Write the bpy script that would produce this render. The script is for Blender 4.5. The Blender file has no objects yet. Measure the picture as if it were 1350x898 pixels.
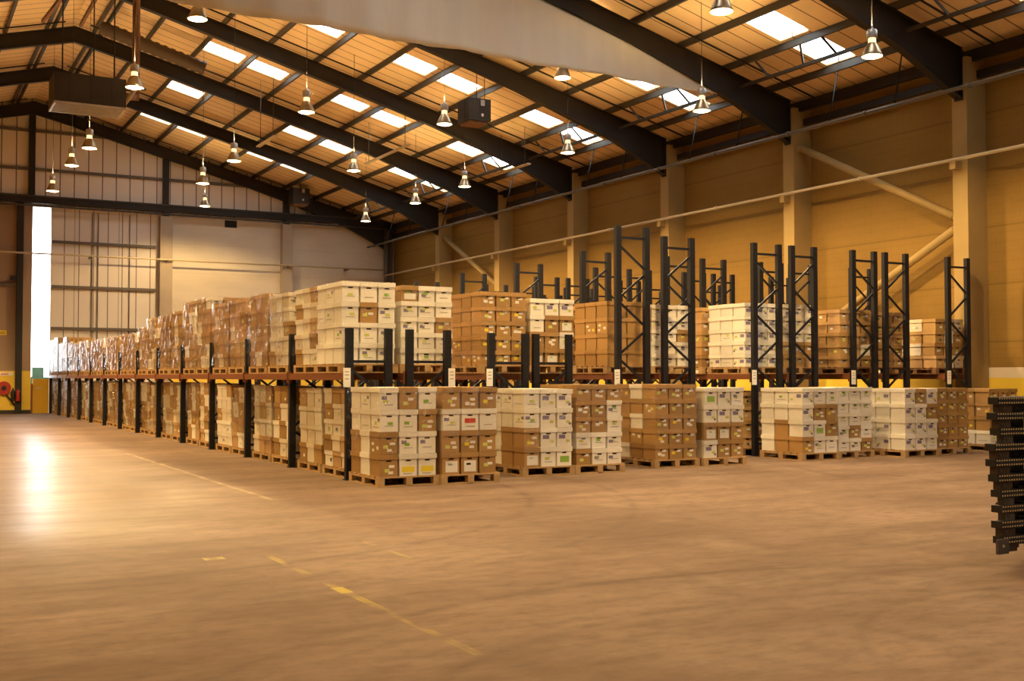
import bpy, math, random
from mathutils import Vector, Matrix
R = random.Random(7)
scene = bpy.context.scene
COL = scene.collection
PI = math.pi

# ------------------------------------------------------------------ camera (image taken as 1350x898)
F_PX, HZ = 1504.0, 497.0
YAW = math.radians(28.7)
PITCH = math.atan((HZ - 449.0) / F_PX)
EYE = 1.6
cam_d = bpy.data.cameras.new('camera')
cam_d.sensor_width = 36.0
cam_d.lens = F_PX / 1350.0 * 36.0
cam_d.clip_end = 500
cam = bpy.data.objects.new('camera', cam_d)
cam.location = (0, 0, EYE)
cam.rotation_euler = (PI / 2 + PITCH, 0, -YAW)
COL.objects.link(cam)
scene.camera = cam

# ------------------------------------------------------------------ materials
MATS = {}
def mat(name, col, rough=0.6, spec=0.4, metal=0.0, var=0.0, scale=6.0, bump=0.0, bscale=40.0, stretch=(1, 1, 1), rnd=0.0):
    m = bpy.data.materials.new(name); m.use_nodes = True
    nt = m.node_tree; N = nt.nodes; L = nt.links
    b = N['Principled BSDF']
    b.inputs['Base Color'].default_value = (*col, 1)
    b.inputs['Roughness'].default_value = rough
    b.inputs['Specular IOR Level'].default_value = spec
    b.inputs['Metallic'].default_value = metal
    src = None
    if var > 0 or bump > 0:
        tc = N.new('ShaderNodeTexCoord'); mp = N.new('ShaderNodeMapping')
        mp.inputs['Scale'].default_value = stretch
        L.new(tc.outputs['Object'], mp.inputs['Vector'])
    if var > 0:
        nz = N.new('ShaderNodeTexNoise'); nz.inputs['Scale'].default_value = scale; nz.inputs['Detail'].default_value = 5
        L.new(mp.outputs['Vector'], nz.inputs['Vector'])
        mx = N.new('ShaderNodeMix'); mx.data_type = 'RGBA'
        mx.inputs[6].default_value = (*[c * (1 - var) for c in col], 1)
        mx.inputs[7].default_value = (*[min(1, c * (1 + var)) for c in col], 1)
        L.new(nz.outputs['Fac'], mx.inputs[0]); src = mx.outputs[2]
    if rnd > 0:
        oi = N.new('ShaderNodeObjectInfo'); mr = N.new('ShaderNodeMapRange')
        mr.inputs['To Min'].default_value = 1 - rnd; mr.inputs['To Max'].default_value = 1 + rnd * 0.6
        L.new(oi.outputs['Random'], mr.inputs['Value'])
        vm = N.new('ShaderNodeVectorMath'); vm.operation = 'SCALE'
        if src: L.new(src, vm.inputs[0])
        else: vm.inputs[0].default_value = col
        L.new(mr.outputs['Result'], vm.inputs['Scale']); src = vm.outputs['Vector']
    if src: L.new(src, b.inputs['Base Color'])
    if bump > 0:
        n2 = N.new('ShaderNodeTexNoise'); n2.inputs['Scale'].default_value = bscale; n2.inputs['Detail'].default_value = 4
        L.new(mp.outputs['Vector'], n2.inputs['Vector'])
        bp = N.new('ShaderNodeBump'); bp.inputs['Strength'].default_value = bump; bp.inputs['Distance'].default_value = 0.02
        L.new(n2.outputs['Fac'], bp.inputs['Height']); L.new(bp.outputs['Normal'], b.inputs['Normal'])
    MATS[name] = m
    return m

def math_node(nt, op, a, b=None, clamp=False):
    n = nt.nodes.new('ShaderNodeMath'); n.operation = op; n.use_clamp = clamp
    for i, v in enumerate((a, b)):
        if v is None: continue
        if isinstance(v, (int, float)): n.inputs[i].default_value = v
        else: nt.links.new(v, n.inputs[i])
    return n.outputs[0]

def stripes(nt, coord, period, width, offset=0.0):
    """1 on a thin line every `period`, 0 elsewhere."""
    a = math_node(nt, 'ADD', coord, offset + 1000 * period)
    d = math_node(nt, 'MODULO', a, period)
    return math_node(nt, 'LESS_THAN', d, width)

def base_nodes(name, rough, spec):
    m = bpy.data.materials.new(name); m.use_nodes = True
    nt = m.node_tree; b = nt.nodes['Principled BSDF']
    b.inputs['Roughness'].default_value = rough; b.inputs['Specular IOR Level'].default_value = spec
    g = nt.nodes.new('ShaderNodeNewGeometry'); s = nt.nodes.new('ShaderNodeSeparateXYZ')
    nt.links.new(g.outputs['Position'], s.inputs[0])
    MATS[name] = m
    return m, nt, b, g, s

def noise(nt, vec, scale, detail=5, stretch=None, rough=0.5):
    if stretch:
        mp = nt.nodes.new('ShaderNodeMapping'); mp.inputs['Scale'].default_value = stretch
        nt.links.new(vec, mp.inputs['Vector']); vec = mp.outputs['Vector']
    n = nt.nodes.new('ShaderNodeTexNoise'); n.inputs['Scale'].default_value = scale; n.inputs['Detail'].default_value = detail
    n.inputs['Roughness'].default_value = rough
    nt.links.new(vec, n.inputs['Vector'])
    return n.outputs['Fac']

def ramp(nt, fac, stops):
    r = nt.nodes.new('ShaderNodeValToRGB')
    e = r.color_ramp.elements
    while len(e) < len(stops): e.new(0.5)
    for k, (p, c) in enumerate(stops):
        e[k].position = p; e[k].color = (*c, 1)
    nt.links.new(fac, r.inputs['Fac'])
    return r.outputs['Color']

def mixc(nt, fac, a, b):
    n = nt.nodes.new('ShaderNodeMix'); n.data_type = 'RGBA'
    for sock, v in ((n.inputs[0], fac), (n.inputs[6], a), (n.inputs[7], b)):
        if isinstance(v, (int, float)): sock.default_value = v
        elif isinstance(v, tuple): sock.default_value = (*v, 1)
        else: nt.links.new(v, sock)
    return n.outputs[2]

def mat_floor():
    m, nt, b, g, s = base_nodes('floor_concrete', 0.4, 0.15)
    P = g.outputs['Position']
    big = noise(nt, P, 0.35, 6)
    c = ramp(nt, big, [(0.32, (0.155, 0.098, 0.064)), (0.5, (0.20, 0.13, 0.086)), (0.68, (0.255, 0.17, 0.115))])
    # streaks from sweeping and traffic, mostly across the hall
    st = noise(nt, P, 1.0, 5, (0.35, 1.5, 1), 0.6)
    c = mixc(nt, math_node(nt, 'MULTIPLY', math_node(nt, 'SUBTRACT', st, 0.42, True), 2.2, True), c, (0.115, 0.072, 0.046))
    pale = noise(nt, P, 0.8, 4)
    c = mixc(nt, math_node(nt, 'MULTIPLY', math_node(nt, 'SUBTRACT', pale, 0.56, True), 2.4, True), c, (0.29, 0.21, 0.14))
    fine = noise(nt, P, 4.5, 8, (0.8, 1.5, 1), 0.7)
    c = mixc(nt, math_node(nt, 'MULTIPLY', math_node(nt, 'SUBTRACT', fine, 0.45, True), 2.6, True), c, (0.105, 0.068, 0.045))
    # curved tyre marks: arcs round a few turning centres
    sx, sy = s.outputs['X'], s.outputs['Y']
    wear = noise(nt, P, 1.3, 3)
    for (ux, vy, r0, wd, k, lo) in ((1.5, 16.0, 6.6, 0.10, 0.5, 0.3), (1.5, 16.0, 7.9, 0.10, 0.5, 0.3), (8.2, 14.0, 6.2, 0.12, 0.45, 0.35), (8.2, 14.0, 7.3, 0.12, 0.45, 0.35),
                            (5.2, 2.0, 5.5, 0.09, 0.5, 0.3), (5.2, 2.0, 4.4, 0.09, 0.5, 0.3), (7.0, 3.5, 2.4, 0.08, 0.5, 0.3), (12.0, 6.0, 6.5, 0.14, 0.35, 0.35)):
        dx = math_node(nt, 'SUBTRACT', sx, ux); dy = math_node(nt, 'SUBTRACT', sy, vy)
        r = math_node(nt, 'SQRT', math_node(nt, 'ADD', math_node(nt, 'MULTIPLY', dx, dx), math_node(nt, 'MULTIPLY', dy, dy)))
        d = math_node(nt, 'ABSOLUTE', math_node(nt, 'SUBTRACT', r, r0))
        f = math_node(nt, 'SUBTRACT', 1.0, math_node(nt, 'DIVIDE', d, wd), True)
        f = math_node(nt, 'MULTIPLY', f, math_node(nt, 'MULTIPLY', math_node(nt, 'SUBTRACT', wear, lo, True), 2.3 * k, True))
        c = mixc(nt, f, c, (0.085, 0.055, 0.038))
    # worn painted lane lines
    worn = noise(nt, P, 5.0, 4, (1, 0.4, 1))
    worn2 = noise(nt, P, 0.9, 2)
    for (uc, hw, v0, v1, colr, thr, gain) in ((3.02, 0.035, 5.9, 10.2, (0.46, 0.36, 0.06), 0.43, 5), (4.42, 0.045, 14.6, 25.0, (0.46, 0.39, 0.22), 0.36, 4),
                                            (4.08, 0.03, 9.3, 10.9, (0.46, 0.37, 0.10), 0.45, 4), (3.02, 0.05, 8.05, 8.3, (0.62, 0.50, 0.04), 0.1, 6), (2.55, 0.09, 10.05, 10.2, (0.7, 0.58, 0.14), 0.3, 3)):
        f = math_node(nt, 'LESS_THAN', math_node(nt, 'ABSOLUTE', math_node(nt, 'SUBTRACT', sx, uc)), hw)
        f = math_node(nt, 'MULTIPLY', f, math_node(nt, 'GREATER_THAN', sy, v0))
        f = math_node(nt, 'MULTIPLY', f, math_node(nt, 'LESS_THAN', sy, v1))
        f = math_node(nt, 'MULTIPLY', f, math_node(nt, 'MULTIPLY', math_node(nt, 'SUBTRACT', worn, thr, True), gain, True))
        c = mixc(nt, math_node(nt, 'MULTIPLY', f, 0.42), c, colr)
    nt.links.new(c, b.inputs['Base Color'])
    # the traffic lane up the open aisle is worn smooth
    lane = math_node(nt, 'SUBTRACT', 1.0, math_node(nt, 'DIVIDE', math_node(nt, 'ABSOLUTE', math_node(nt, 'SUBTRACT', sx, 1.3)), 4.0), True)
    lane = math_node(nt, 'MULTIPLY', lane, math_node(nt, 'DIVIDE', math_node(nt, 'SUBTRACT', sy, 7.0), 10.0, True), True)
    lane = math_node(nt, 'MULTIPLY', lane, math_node(nt, 'ADD', math_node(nt, 'MULTIPLY', big, 1.6), 0.9), True)
    rr = math_node(nt, 'ADD', math_node(nt, 'MULTIPLY', st, 0.25), 0.72)
    rr = math_node(nt, 'SUBTRACT', rr, math_node(nt, 'MULTIPLY', lane, 0.52))
    nt.links.new(rr, b.inputs['Roughness'])
    bp = nt.nodes.new('ShaderNodeBump'); bp.inputs['Strength'].default_value = 0.3; bp.inputs['Distance'].default_value = 0.02
    nt.links.new(noise(nt, P, 2.2, 4, (1.0, 1.3, 1)), bp.inputs['Height']); nt.links.new(bp.outputs['Normal'], b.inputs['Normal'])
    return m

def mat_lines(name, col, linecol, axis, period, width, var=0.12, rough=0.7, extra=None, scale=0.7, spec=0.3):
    """sheeting with thin joint lines along one world axis"""
    m, nt, b, g, s = base_nodes(name, rough, spec)
    n = noise(nt, g.outputs['Position'], scale, 5)
    c = mixc(nt, n, tuple(x * (1 - var) for x in col), tuple(min(1, x * (1 + var)) for x in col))
    c = mixc(nt, stripes(nt, s.outputs[axis], period, width), c, linecol)
    if extra:
        for (ax, per, wd, off) in extra:
            c = mixc(nt, math_node(nt, 'MULTIPLY', stripes(nt, s.outputs[ax], per, wd, off), 0.6), c, linecol)
    nt.links.new(c, b.inputs['Base Color'])
    return m

def mat_block(name, col, k=1.0):
    """painted blockwork: brick pattern with faint mortar and heavier pour lines"""
    m, nt, b, g, s = base_nodes(name, 0.85, 0.15)
    n = noise(nt, g.outputs['Position'], 0.5, 6, (1, 1, 2.5))
    c = mixc(nt, n, tuple(x * 0.8 for x in col), tuple(min(1, x * 1.2) for x in col))
    row = stripes(nt, s.outputs['Z'], 0.225, 0.012)
    along = math_node(nt, 'ADD', s.outputs['X'], s.outputs['Y'])
    odd = math_node(nt, 'MULTIPLY', math_node(nt, 'LESS_THAN', math_node(nt, 'MODULO', math_node(nt, 'ADD', s.outputs['Z'], 10), 0.45), 0.225), 0.225)
    col_ = stripes(nt, math_node(nt, 'ADD', along, odd), 0.45, 0.012)
    c = mixc(nt, math_node(nt, 'MULTIPLY', math_node(nt, 'MAXIMUM', row, col_), 0.35 * k), c, tuple(x * 0.6 for x in col))
    c = mixc(nt, math_node(nt, 'MULTIPLY', stripes(nt, s.outputs['Z'], 1.35, 0.04, 0.3), 0.45 * k), c, tuple(x * 0.5 for x in col))
    nt.links.new(c, b.inputs['Base Color'])
    return m

M = MATS
mat_floor()
mat_lines('lining', (0.88, 0.66, 0.38), (0.16, 0.09, 0.05), 'Y', 0.58, 0.035, var=0.10)
mat_lines('cladding', (0.80, 0.73, 0.63), (0.16, 0.13, 0.10), 'X', 0.6, 0.045, var=0.06)
mat_lines('door_cladding', (0.74, 0.68, 0.60), (0.20, 0.17, 0.14), 'X', 0.62, 0.04, var=0.08, extra=[('X', 1.9, 0.04, 0.35)])
mat_block('blockwork', (0.265, 0.158, 0.040))
mat_block('gable_block', (0.64, 0.56, 0.43), 0.3)
mat('brown_panel', (0.34, 0.235, 0.15), 0.7, var=0.12, scale=0.6)
mat('dado_yellow', (0.80, 0.56, 0.06), 0.55, var=0.08, scale=1.5)
mat('dado_white', (0.72, 0.62, 0.46), 0.6, var=0.06, scale=1.5)
mat('skirt_black', (0.03, 0.026, 0.022), 0.6)
mat('steel_dark', (0.018, 0.014, 0.011), 0.55, 0.35, var=0.3, scale=2)
mat('steel_grey', (0.05, 0.044, 0.036), 0.5, 0.4, var=0.2, scale=3)
mat('steel_rail', (0.13, 0.11, 0.09), 0.55)
mat('concrete', (0.38, 0.265, 0.105), 0.8, 0.2, var=0.15, scale=1.5)
mat('concrete_grey', (0.40, 0.33, 0.245), 0.8, 0.2, var=0.15, scale=1.5); mat('pipe_cream', (0.55, 0.43, 0.25), 0.5)
mat('pipe_grey', (0.11, 0.088, 0.06), 0.45)
mat('curtain', (0.74, 0.69, 0.56), 0.75, 0.2, var=0.07, scale=1.6, bump=0.5, bscale=2.2, stretch=(2.5, 1, 0.5))
mat('rust', (0.20, 0.10, 0.045), 0.7, var=0.5, scale=6)
mat('heater_grey', (0.03, 0.025, 0.02), 0.5, var=0.12, scale=3)
mat('duct', (0.085, 0.055, 0.035), 0.6); mat('galv', (0.52, 0.5, 0.47), 0.35, 0.5, 0.6, var=0.15, scale=5)
mat('rack_black', (0.008, 0.0085, 0.014), 0.5, 0.3, var=0.25, scale=5)
mat('beam_orange', (0.22, 0.075, 0.028), 0.5, var=0.2, scale=4)
mat('wood', (0.50, 0.33, 0.16), 0.75, 0.2, var=0.28, scale=7, stretch=(1, 1, 6), rnd=0.15)
mat('wood_dark', (0.24, 0.13, 0.06), 0.8, 0.2, var=0.28, scale=7, rnd=0.15)
mat('card_white', (0.90, 0.87, 0.78), 0.6, 0.25, var=0.05, scale=6, rnd=0.09)
mat('card_brown', (0.44, 0.265, 0.10), 0.7, 0.2, var=0.09, scale=6, rnd=0.16)
mat('mw0', (0.82, 0.76, 0.63), 0.6, 0.25); mat('mw1', (0.74, 0.65, 0.49), 0.6, 0.25); mat('mw2', (0.87, 0.83, 0.72), 0.6, 0.25)
mat('mb0', (0.46, 0.285, 0.11), 0.7, 0.2); mat('mb1', (0.37, 0.22, 0.08), 0.7, 0.2); mat('mb2', (0.52, 0.33, 0.16), 0.7, 0.2)
mat('slot_dark', (0.03, 0.02, 0.013), 0.9, 0.1)
mat('paper', (0.84, 0.82, 0.76), 0.55); mat('sticker_yellow', (0.85, 0.68, 0.05), 0.5); mat('sticker_green', (0.30, 0.52, 0.08), 0.5)
mat('sticker_lime', (0.62, 0.66, 0.18), 0.5); mat('sticker_red', (0.65, 0.07, 0.03), 0.5); mat('print_purple', (0.24, 0.21, 0.33), 0.55); mat('print_grey', (0.46, 0.43, 0.40), 0.6)
mat('red_paint', (0.42, 0.03, 0.02), 0.4); mat('sign_yellow', (0.88, 0.62, 0.02), 0.5); mat('door_yellow', (0.62, 0.36, 0.02), 0.45)
mat('green_crate', (0.015, 0.05, 0.033), 0.5); mat('yard', (0.4, 0.38, 0.35), 0.8); mat('black', (0.012, 0.011, 0.01), 0.5)
mat('brick_red', (0.22, 0.08, 0.05), 0.7); mat('text_dark', (0.05, 0.045, 0.04), 0.6)
mat('bundle_black', (0.012, 0.0125, 0.016), 0.4, 0.45, var=0.3, scale=6); mat('bundle_brown', (0.05, 0.03, 0.018), 0.5, var=0.3, scale=8); mat('bundle_grey', (0.07, 0.06, 0.055), 0.5, var=0.3, scale=8); mat('hole_pale', (0.55, 0.40, 0.2), 0.7)

def mat_glass(name, tint=(0.95, 0.98, 1.0), gl=0.06):
    m = bpy.data.materials.new(name); m.use_nodes = True; nt = m.node_tree; nt.nodes.remove(nt.nodes['Principled BSDF'])
    t = nt.nodes.new('ShaderNodeBsdfTransparent'); t.inputs['Color'].default_value = (*tint, 1)
    g = nt.nodes.new('ShaderNodeBsdfGlossy'); g.inputs['Roughness'].default_value = 0.2
    x = nt.nodes.new('ShaderNodeMixShader'); x.inputs['Fac'].default_value = gl
    nt.links.new(t.outputs[0], x.inputs[1]); nt.links.new(g.outputs[0], x.inputs[2])
    nt.links.new(x.outputs[0], nt.nodes['Material Output'].inputs['Surface'])
    MATS[name] = m
mat_glass('rooflight', (0.82, 0.86, 0.88))

def mat_film(name, cover, rough, fres):
    """clear stretch film: mostly see-through, with a wrinkled glossy coat"""
    m = bpy.data.materials.new(name); m.use_nodes = True; nt = m.node_tree; nt.nodes.remove(nt.nodes['Principled BSDF'])
    tc = nt.nodes.new('ShaderNodeTexCoord'); mp = nt.nodes.new('ShaderNodeMapping')
    mp.inputs['Scale'].default_value = (1.2, 1.2, 3.2); mp.inputs['Rotation'].default_value = (0.35, 0.3, 0)
    nt.links.new(tc.outputs['Object'], mp.inputs['Vector'])
    n = nt.nodes.new('ShaderNodeTexNoise'); n.inputs['Scale'].default_value = 4.5; n.inputs['Detail'].default_value = 4; n.inputs['Distortion'].default_value = 1.2
    nt.links.new(mp.outputs['Vector'], n.inputs['Vector'])
    bp = nt.nodes.new('ShaderNodeBump'); bp.inputs['Strength'].default_value = 1.0; bp.inputs['Distance'].default_value = 0.12
    nt.links.new(n.outputs['Fac'], bp.inputs['Height'])
    t = nt.nodes.new('ShaderNodeBsdfTransparent'); t.inputs['Color'].default_value = (0.98, 0.97, 0.95, 1)
    g = nt.nodes.new('ShaderNodeBsdfGlossy'); g.inputs['Roughness'].default_value = rough; g.inputs['Color'].default_value = (0.9, 0.9, 0.9, 1)
    nt.links.new(bp.outputs['Normal'], g.inputs['Normal'])
    fr = nt.nodes.new('ShaderNodeLayerWeight'); fr.inputs['Blend'].default_value = 0.25
    nt.links.new(bp.outputs['Normal'], fr.inputs['Normal'])
    f = math_node(nt, 'ADD', math_node(nt, 'MULTIPLY', fr.outputs['Fresnel'], fres), cover, True)
    x = nt.nodes.new('ShaderNodeMixShader'); nt.links.new(f, x.inputs['Fac'])
    nt.links.new(t.outputs[0], x.inputs[1]); nt.links.new(g.outputs[0], x.inputs[2])
    nt.links.new(x.outputs[0], nt.nodes['Material Output'].inputs['Surface'])
    MATS[name] = m
mat_film('film', 0.04, 0.04, 0.5)
mat_film('film_thin', 0.012, 0.06, 0.22)

def mat_lens():
    m = bpy.data.materials.new('lamp_lens'); m.use_nodes = True; nt = m.node_tree; nt.nodes.remove(nt.nodes['Principled BSDF'])
    t = nt.nodes.new('ShaderNodeBsdfTransparent'); e = nt.nodes.new('ShaderNodeEmission')
    e.inputs['Color'].default_value = (1.0, 0.83, 0.55, 1); e.inputs['Strength'].default_value = 2.2
    a = nt.nodes.new('ShaderNodeAddShader'); nt.links.new(t.outputs[0], a.inputs[0]); nt.links.new(e.outputs[0], a.inputs[1])
    nt.links.new(a.outputs[0], nt.nodes['Material Output'].inputs['Surface']); MATS['lamp_lens'] = m
    m = bpy.data.materials.new('lamp_neck'); m.use_nodes = True; b = m.node_tree.nodes['Principled BSDF']
    b.inputs['Base Color'].default_value = (0.6, 0.5, 0.35, 1); b.inputs['Emission Color'].default_value = (1.0, 0.72, 0.30, 1); b.inputs['Emission Strength'].default_value = 1.6
    MATS['lamp_neck'] = m
    # spun prismatic reflector: shiny, lets part of the light through upward
    m = bpy.data.materials.new('lamp_bell'); m.use_nodes = True; nt = m.node_tree; nt.nodes.remove(nt.nodes['Principled BSDF'])
    t = nt.nodes.new('ShaderNodeBsdfTransparent'); t.inputs['Color'].default_value = (0.9, 0.75, 0.5, 1)
    g = nt.nodes.new('ShaderNodeBsdfGlossy'); g.inputs['Roughness'].default_value = 0.32; g.inputs['Color'].default_value = (0.34, 0.28, 0.19, 1)
    x = nt.nodes.new('ShaderNodeMixShader'); x.inputs['Fac'].default_value = 1.0
    nt.links.new(t.outputs[0], x.inputs[1]); nt.links.new(g.outputs[0], x.inputs[2])
    nt.links.new(x.outputs[0], nt.nodes['Material Output'].inputs['Surface']); MATS['lamp_bell'] = m
mat_lens()

# ------------------------------------------------------------------ mesh helpers
class MB:
    def __init__(s): s.v = []; s.f = []; s.mi = []; s.mats = []; s.smooth = []
    def m(s, name):
        if name not in s.mats: s.mats.append(name)
        return s.mats.index(name)
    def face(s, pts, mi, smooth=False):
        b = len(s.v); s.v.extend(pts); s.f.append(tuple(range(b, b + len(pts)))); s.mi.append(mi); s.smooth.append(smooth)
    def box(s, x0, y0, z0, x1, y1, z1, mname, faces='xXyYzZ'):
        mi = s.m(mname); b = len(s.v)
        s.v.extend([(x0, y0, z0), (x1, y0, z0), (x1, y1, z0), (x0, y1, z0), (x0, y0, z1), (x1, y0, z1), (x1, y1, z1), (x0, y1, z1)])
        for k, q in (('z', (0, 3, 2, 1)), ('Z', (4, 5, 6, 7)), ('y', (0, 1, 5, 4)), ('Y', (2, 3, 7, 6)), ('x', (0, 4, 7, 3)), ('X', (1, 2, 6, 5))):
            if k in faces: s.f.append(tuple(b + i for i in q)); s.mi.append(mi); s.smooth.append(False)
    def bar(s, a, b, w, h, mname, up=(0, 0, 1)):
        """rectangular bar from a to b, width w sideways, height h along up"""
        a = Vector(a); b = Vector(b); d = (b - a).normalized(); up = Vector(up)
        side = d.cross(up)
        if side.length < 1e-4: side = d.cross(Vector((0, 1, 0)))
        side.normalize(); u2 = side.cross(d)
        mi = s.m(mname); n = len(s.v)
        for p in (a, b):
            for i, j in ((-1, -1), (1, -1), (1, 1), (-1, 1)):
                s.v.append(tuple(p + side * (i * w / 2) + u2 * (j * h / 2)))
        for q in ((0, 3, 2, 1), (4, 5, 6, 7), (0, 1, 5, 4), (1, 2, 6, 5), (2, 3, 7, 6), (3, 0, 4, 7)):
            s.f.append(tuple(n + i for i in q)); s.mi.append(mi); s.smooth.append(False)
    def tube(s, a, b, r, mname, n=10, r2=None, caps=True):
        a = Vector(a); b = Vector(b); d = (b - a).normalized()
        side = d.cross(Vector((0, 0, 1)))
        if side.length < 1e-4: side = Vector((1, 0, 0))
        side.normalize(); up = side.cross(d)
        mi = s.m(mname); k = len(s.v); r2 = r if r2 is None else r2
        for p, rr in ((a, r), (b, r2)):
            for i in range(n):
                t = 2 * PI * i / n
                s.v.append(tuple(p + side * (math.cos(t) * rr) + up * (math.sin(t) * rr)))
        for i in range(n):
            j = (i + 1) % n
            s.f.append((k + i, k + j, k + n + j, k + n + i)); s.mi.append(mi); s.smooth.append(True)
        if caps:
            s.f.append(tuple(k + i for i in reversed(range(n)))); s.mi.append(mi); s.smooth.append(False)
            s.f.append(tuple(k + n + i for i in range(n))); s.mi.append(mi); s.smooth.append(False)
    def lathe(s, prof, mname, n=20, c=(0, 0, 0)):
        mi = s.m(mname); k = len(s.v)
        for r, z in prof:
            for i in range(n):
                t = 2 * PI * i / n
                s.v.append((c[0] + r * math.cos(t), c[1] + r * math.sin(t), c[2] + z))
        for j in range(len(prof) - 1):
            for i in range(n):
                i2 = (i + 1) % n
                s.f.append((k + j * n + i, k + j * n + i2, k + (j + 1) * n + i2, k + (j + 1) * n + i)); s.mi.append(mi); s.smooth.append(True)
    def mesh(s, name):
        me = bpy.data.meshes.new(name); me.from_pydata(s.v, [], s.f)
        for n in s.mats: me.materials.append(MATS[n])
        me.polygons.foreach_set('material_index', s.mi); me.polygons.foreach_set('use_smooth', s.smooth)
        me.update()
        return me
    def obj(s, name, parent=None, loc=(0, 0, 0)):
        return link(name, s.mesh(name), parent, loc)

def link(name, data, parent=None, loc=(0, 0, 0), rotz=0.0):
    o = bpy.data.objects.new(name, data); COL.objects.link(o)
    o.location = loc
    if rotz: o.rotation_euler = (0, 0, rotz)
    if parent: o.parent = parent
    return o

def struct(o):
    o['kind'] = 'structure'; return o

def tag(o, label, cat, group=None, kind=None):
    o['label'] = label; o['category'] = cat
    if group: o['group'] = group
    if kind: o['kind'] = kind
    return o

def thing(name, loc, label, cat, group=None, rotz=0.0):
    o = bpy.data.objects.new(name, None); COL.objects.link(o); o.location = loc; o.empty_display_size = 0.1
    o.rotation_euler = (0, 0, rotz)
    return tag(o, label, cat, group)

def copy_tree(src, loc, label, rotz=0.0):
    r = src.copy(); COL.objects.link(r); r.location = loc; r.rotation_euler = (0, 0, rotz); r['label'] = label
    for ch in src.children:
        c = ch.copy(); COL.objects.link(c); c.parent = r
        for g in ch.children:
            d = g.copy(); COL.objects.link(d); d.parent = c
    return r

ORD = ['first', 'second', 'third', 'fourth', 'fifth', 'sixth', 'seventh', 'eighth', 'ninth', 'tenth', 'eleventh', 'twelfth', 'thirteenth', 'fourteenth', 'fifteenth',
       'sixteenth', 'seventeenth', 'eighteenth', 'nineteenth', 'twentieth', 'twenty-first', 'twenty-second', 'twenty-third', 'twenty-fourth', 'twenty-fifth', 'twenty-sixth', 'twenty-seventh', 'twenty-eighth']

# ------------------------------------------------------------------ hall dimensions
UR, UL = 22.65, -11.65           # side walls
VG, VB = 54.0, -13.0             # far gable, back wall
RU, RZ, SL = 5.5, 13.9, 0.265    # ridge and slope
def zr(u): return RZ - SL * abs(u - RU)
FR = [18.3 + 5.8 * k for k in range(-5, 6)] + [53.75]      # portal frames along the hall

# floor
b = MB(); b.face([(UL, VB, 0), (UR, VB, 0), (UR, VG + 0.3, 0), (UL, VG + 0.3, 0)], b.m('floor_concrete')); struct(b.obj('floor'))
b = MB(); b.box(-40, VG + 0.35, -0.3, 60, 130, -0.02, 'yard'); struct(b.obj('ground_outside'))

# roof lining with rooflight openings (panels of 1.0 m sheeting between purlins)
PUR = [9.2 + 1.525 * k for k in range(-3, 9)]
U_SKY = [(9.33, 10.60), (10.85, 12.12), (13.80, 15.12), (15.38, 16.70), (18.47, 19.76), (20.06, 21.33)]
bays = list(zip(FR[:-1], FR[1:]))
SKYV = [(v1 - 3.25, v1 - 2.2) if v1 < 53 else (49.3, 50.4) for v0, v1 in bays]
vcuts = sorted({VB, VG} | {x for s in SKYV for x in s})
ucuts = sorted({RU, UR + 0.2} | {x for s in U_SKY for x in s})
nwin = 0
b = MB()
skip = {(4 if False else 9, 1)}                 # bay with a single upper pane
for side in (1, -1):
    for i in range(len(vcuts) - 1):
        va, vb = vcuts[i], vcuts[i + 1]
        sk = next((k for k, s in enumerate(SKYV) if abs(s[0] - va) < 1e-6), None)
        for j in range(len(ucuts) - 1):
            ua, ub = ucuts[j], ucuts[j + 1]
            pane = next((k for k, s in enumerate(U_SKY) if abs(s[0] - ua) < 1e-6), None)
            X = lambda u: RU + side * (u - RU)
            za, zb = zr(ua), zr(ub)
            if side == 1 and sk is not None and pane is not None and (sk, pane) not in skip:
                nwin += 1
                w = MB(); w.face([(X(ua), va, za + 0.11), (X(ub), va, zb + 0.11), (X(ub), vb, zb + 0.11), (X(ua), vb, za + 0.11)], w.m('rooflight'))
                struct(w.obj('window_%d' % nwin))
                continue
            p = [(X(ua), va, za), (X(ub), va, zb), (X(ub), vb, zb), (X(ua), vb, za)]
            q = [(x, y, z + 0.13) for x, y, z in p]
            mi = b.m('lining'); n = len(b.v); b.v.extend(p + q)
            for f in ((0, 3, 2, 1), (4, 5, 6, 7), (0, 1, 5, 4), (1, 2, 6, 5), (2, 3, 7, 6), (3, 0, 4, 7)):
                b.f.append(tuple(n + t for t in f)); b.mi.append(mi); b.smooth.append(False)
struct(b.obj('ceiling'))

# side walls and back wall
b = MB()
b.box(UR, VB, 1.82, UR + 0.3, VG, zr(UR) + 0.1, 'blockwork'); b.box(UR - 0.012, VB, 1.58, UR + 0.3, VG, 1.82, 'dado_white'); b.box(UR - 0.014, VB, 0.0, UR + 0.3, VG, 1.58, 'dado_yellow')
struct(b.obj('wall_right'))
b = MB(); b.box(UL - 0.3, VB, 1.82, UL, VG, zr(UL) + 0.1, 'blockwork'); b.box(UL - 0.3, VB, 0, UL + 0.014, VG, 1.82, 'dado_yellow'); struct(b.obj('wall_left'))
def gable_poly(bm, v0, v1, u0, u1, zb, mname):
    us = sorted({u0, u1} | ({RU} if u0 < RU < u1 else set()))
    for a, c in zip(us[:-1], us[1:]):
        n = len(bm.v); mi = bm.m(mname)
        bm.v.extend([(a, v0, zb), (c, v0, zb), (c, v0, zr(c)), (a, v0, zr(a)), (a, v1, zb), (c, v1, zb), (c, v1, zr(c)), (a, v1, zr(a))])
        for f in ((0, 1, 2, 3), (7, 6, 5, 4), (0, 4, 5, 1), (1, 5, 6, 2), (2, 6, 7, 3), (3, 7, 4, 0)):
            bm.f.append(tuple(n + t for t in f)); bm.mi.append(mi); bm.smooth.append(False)
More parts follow.
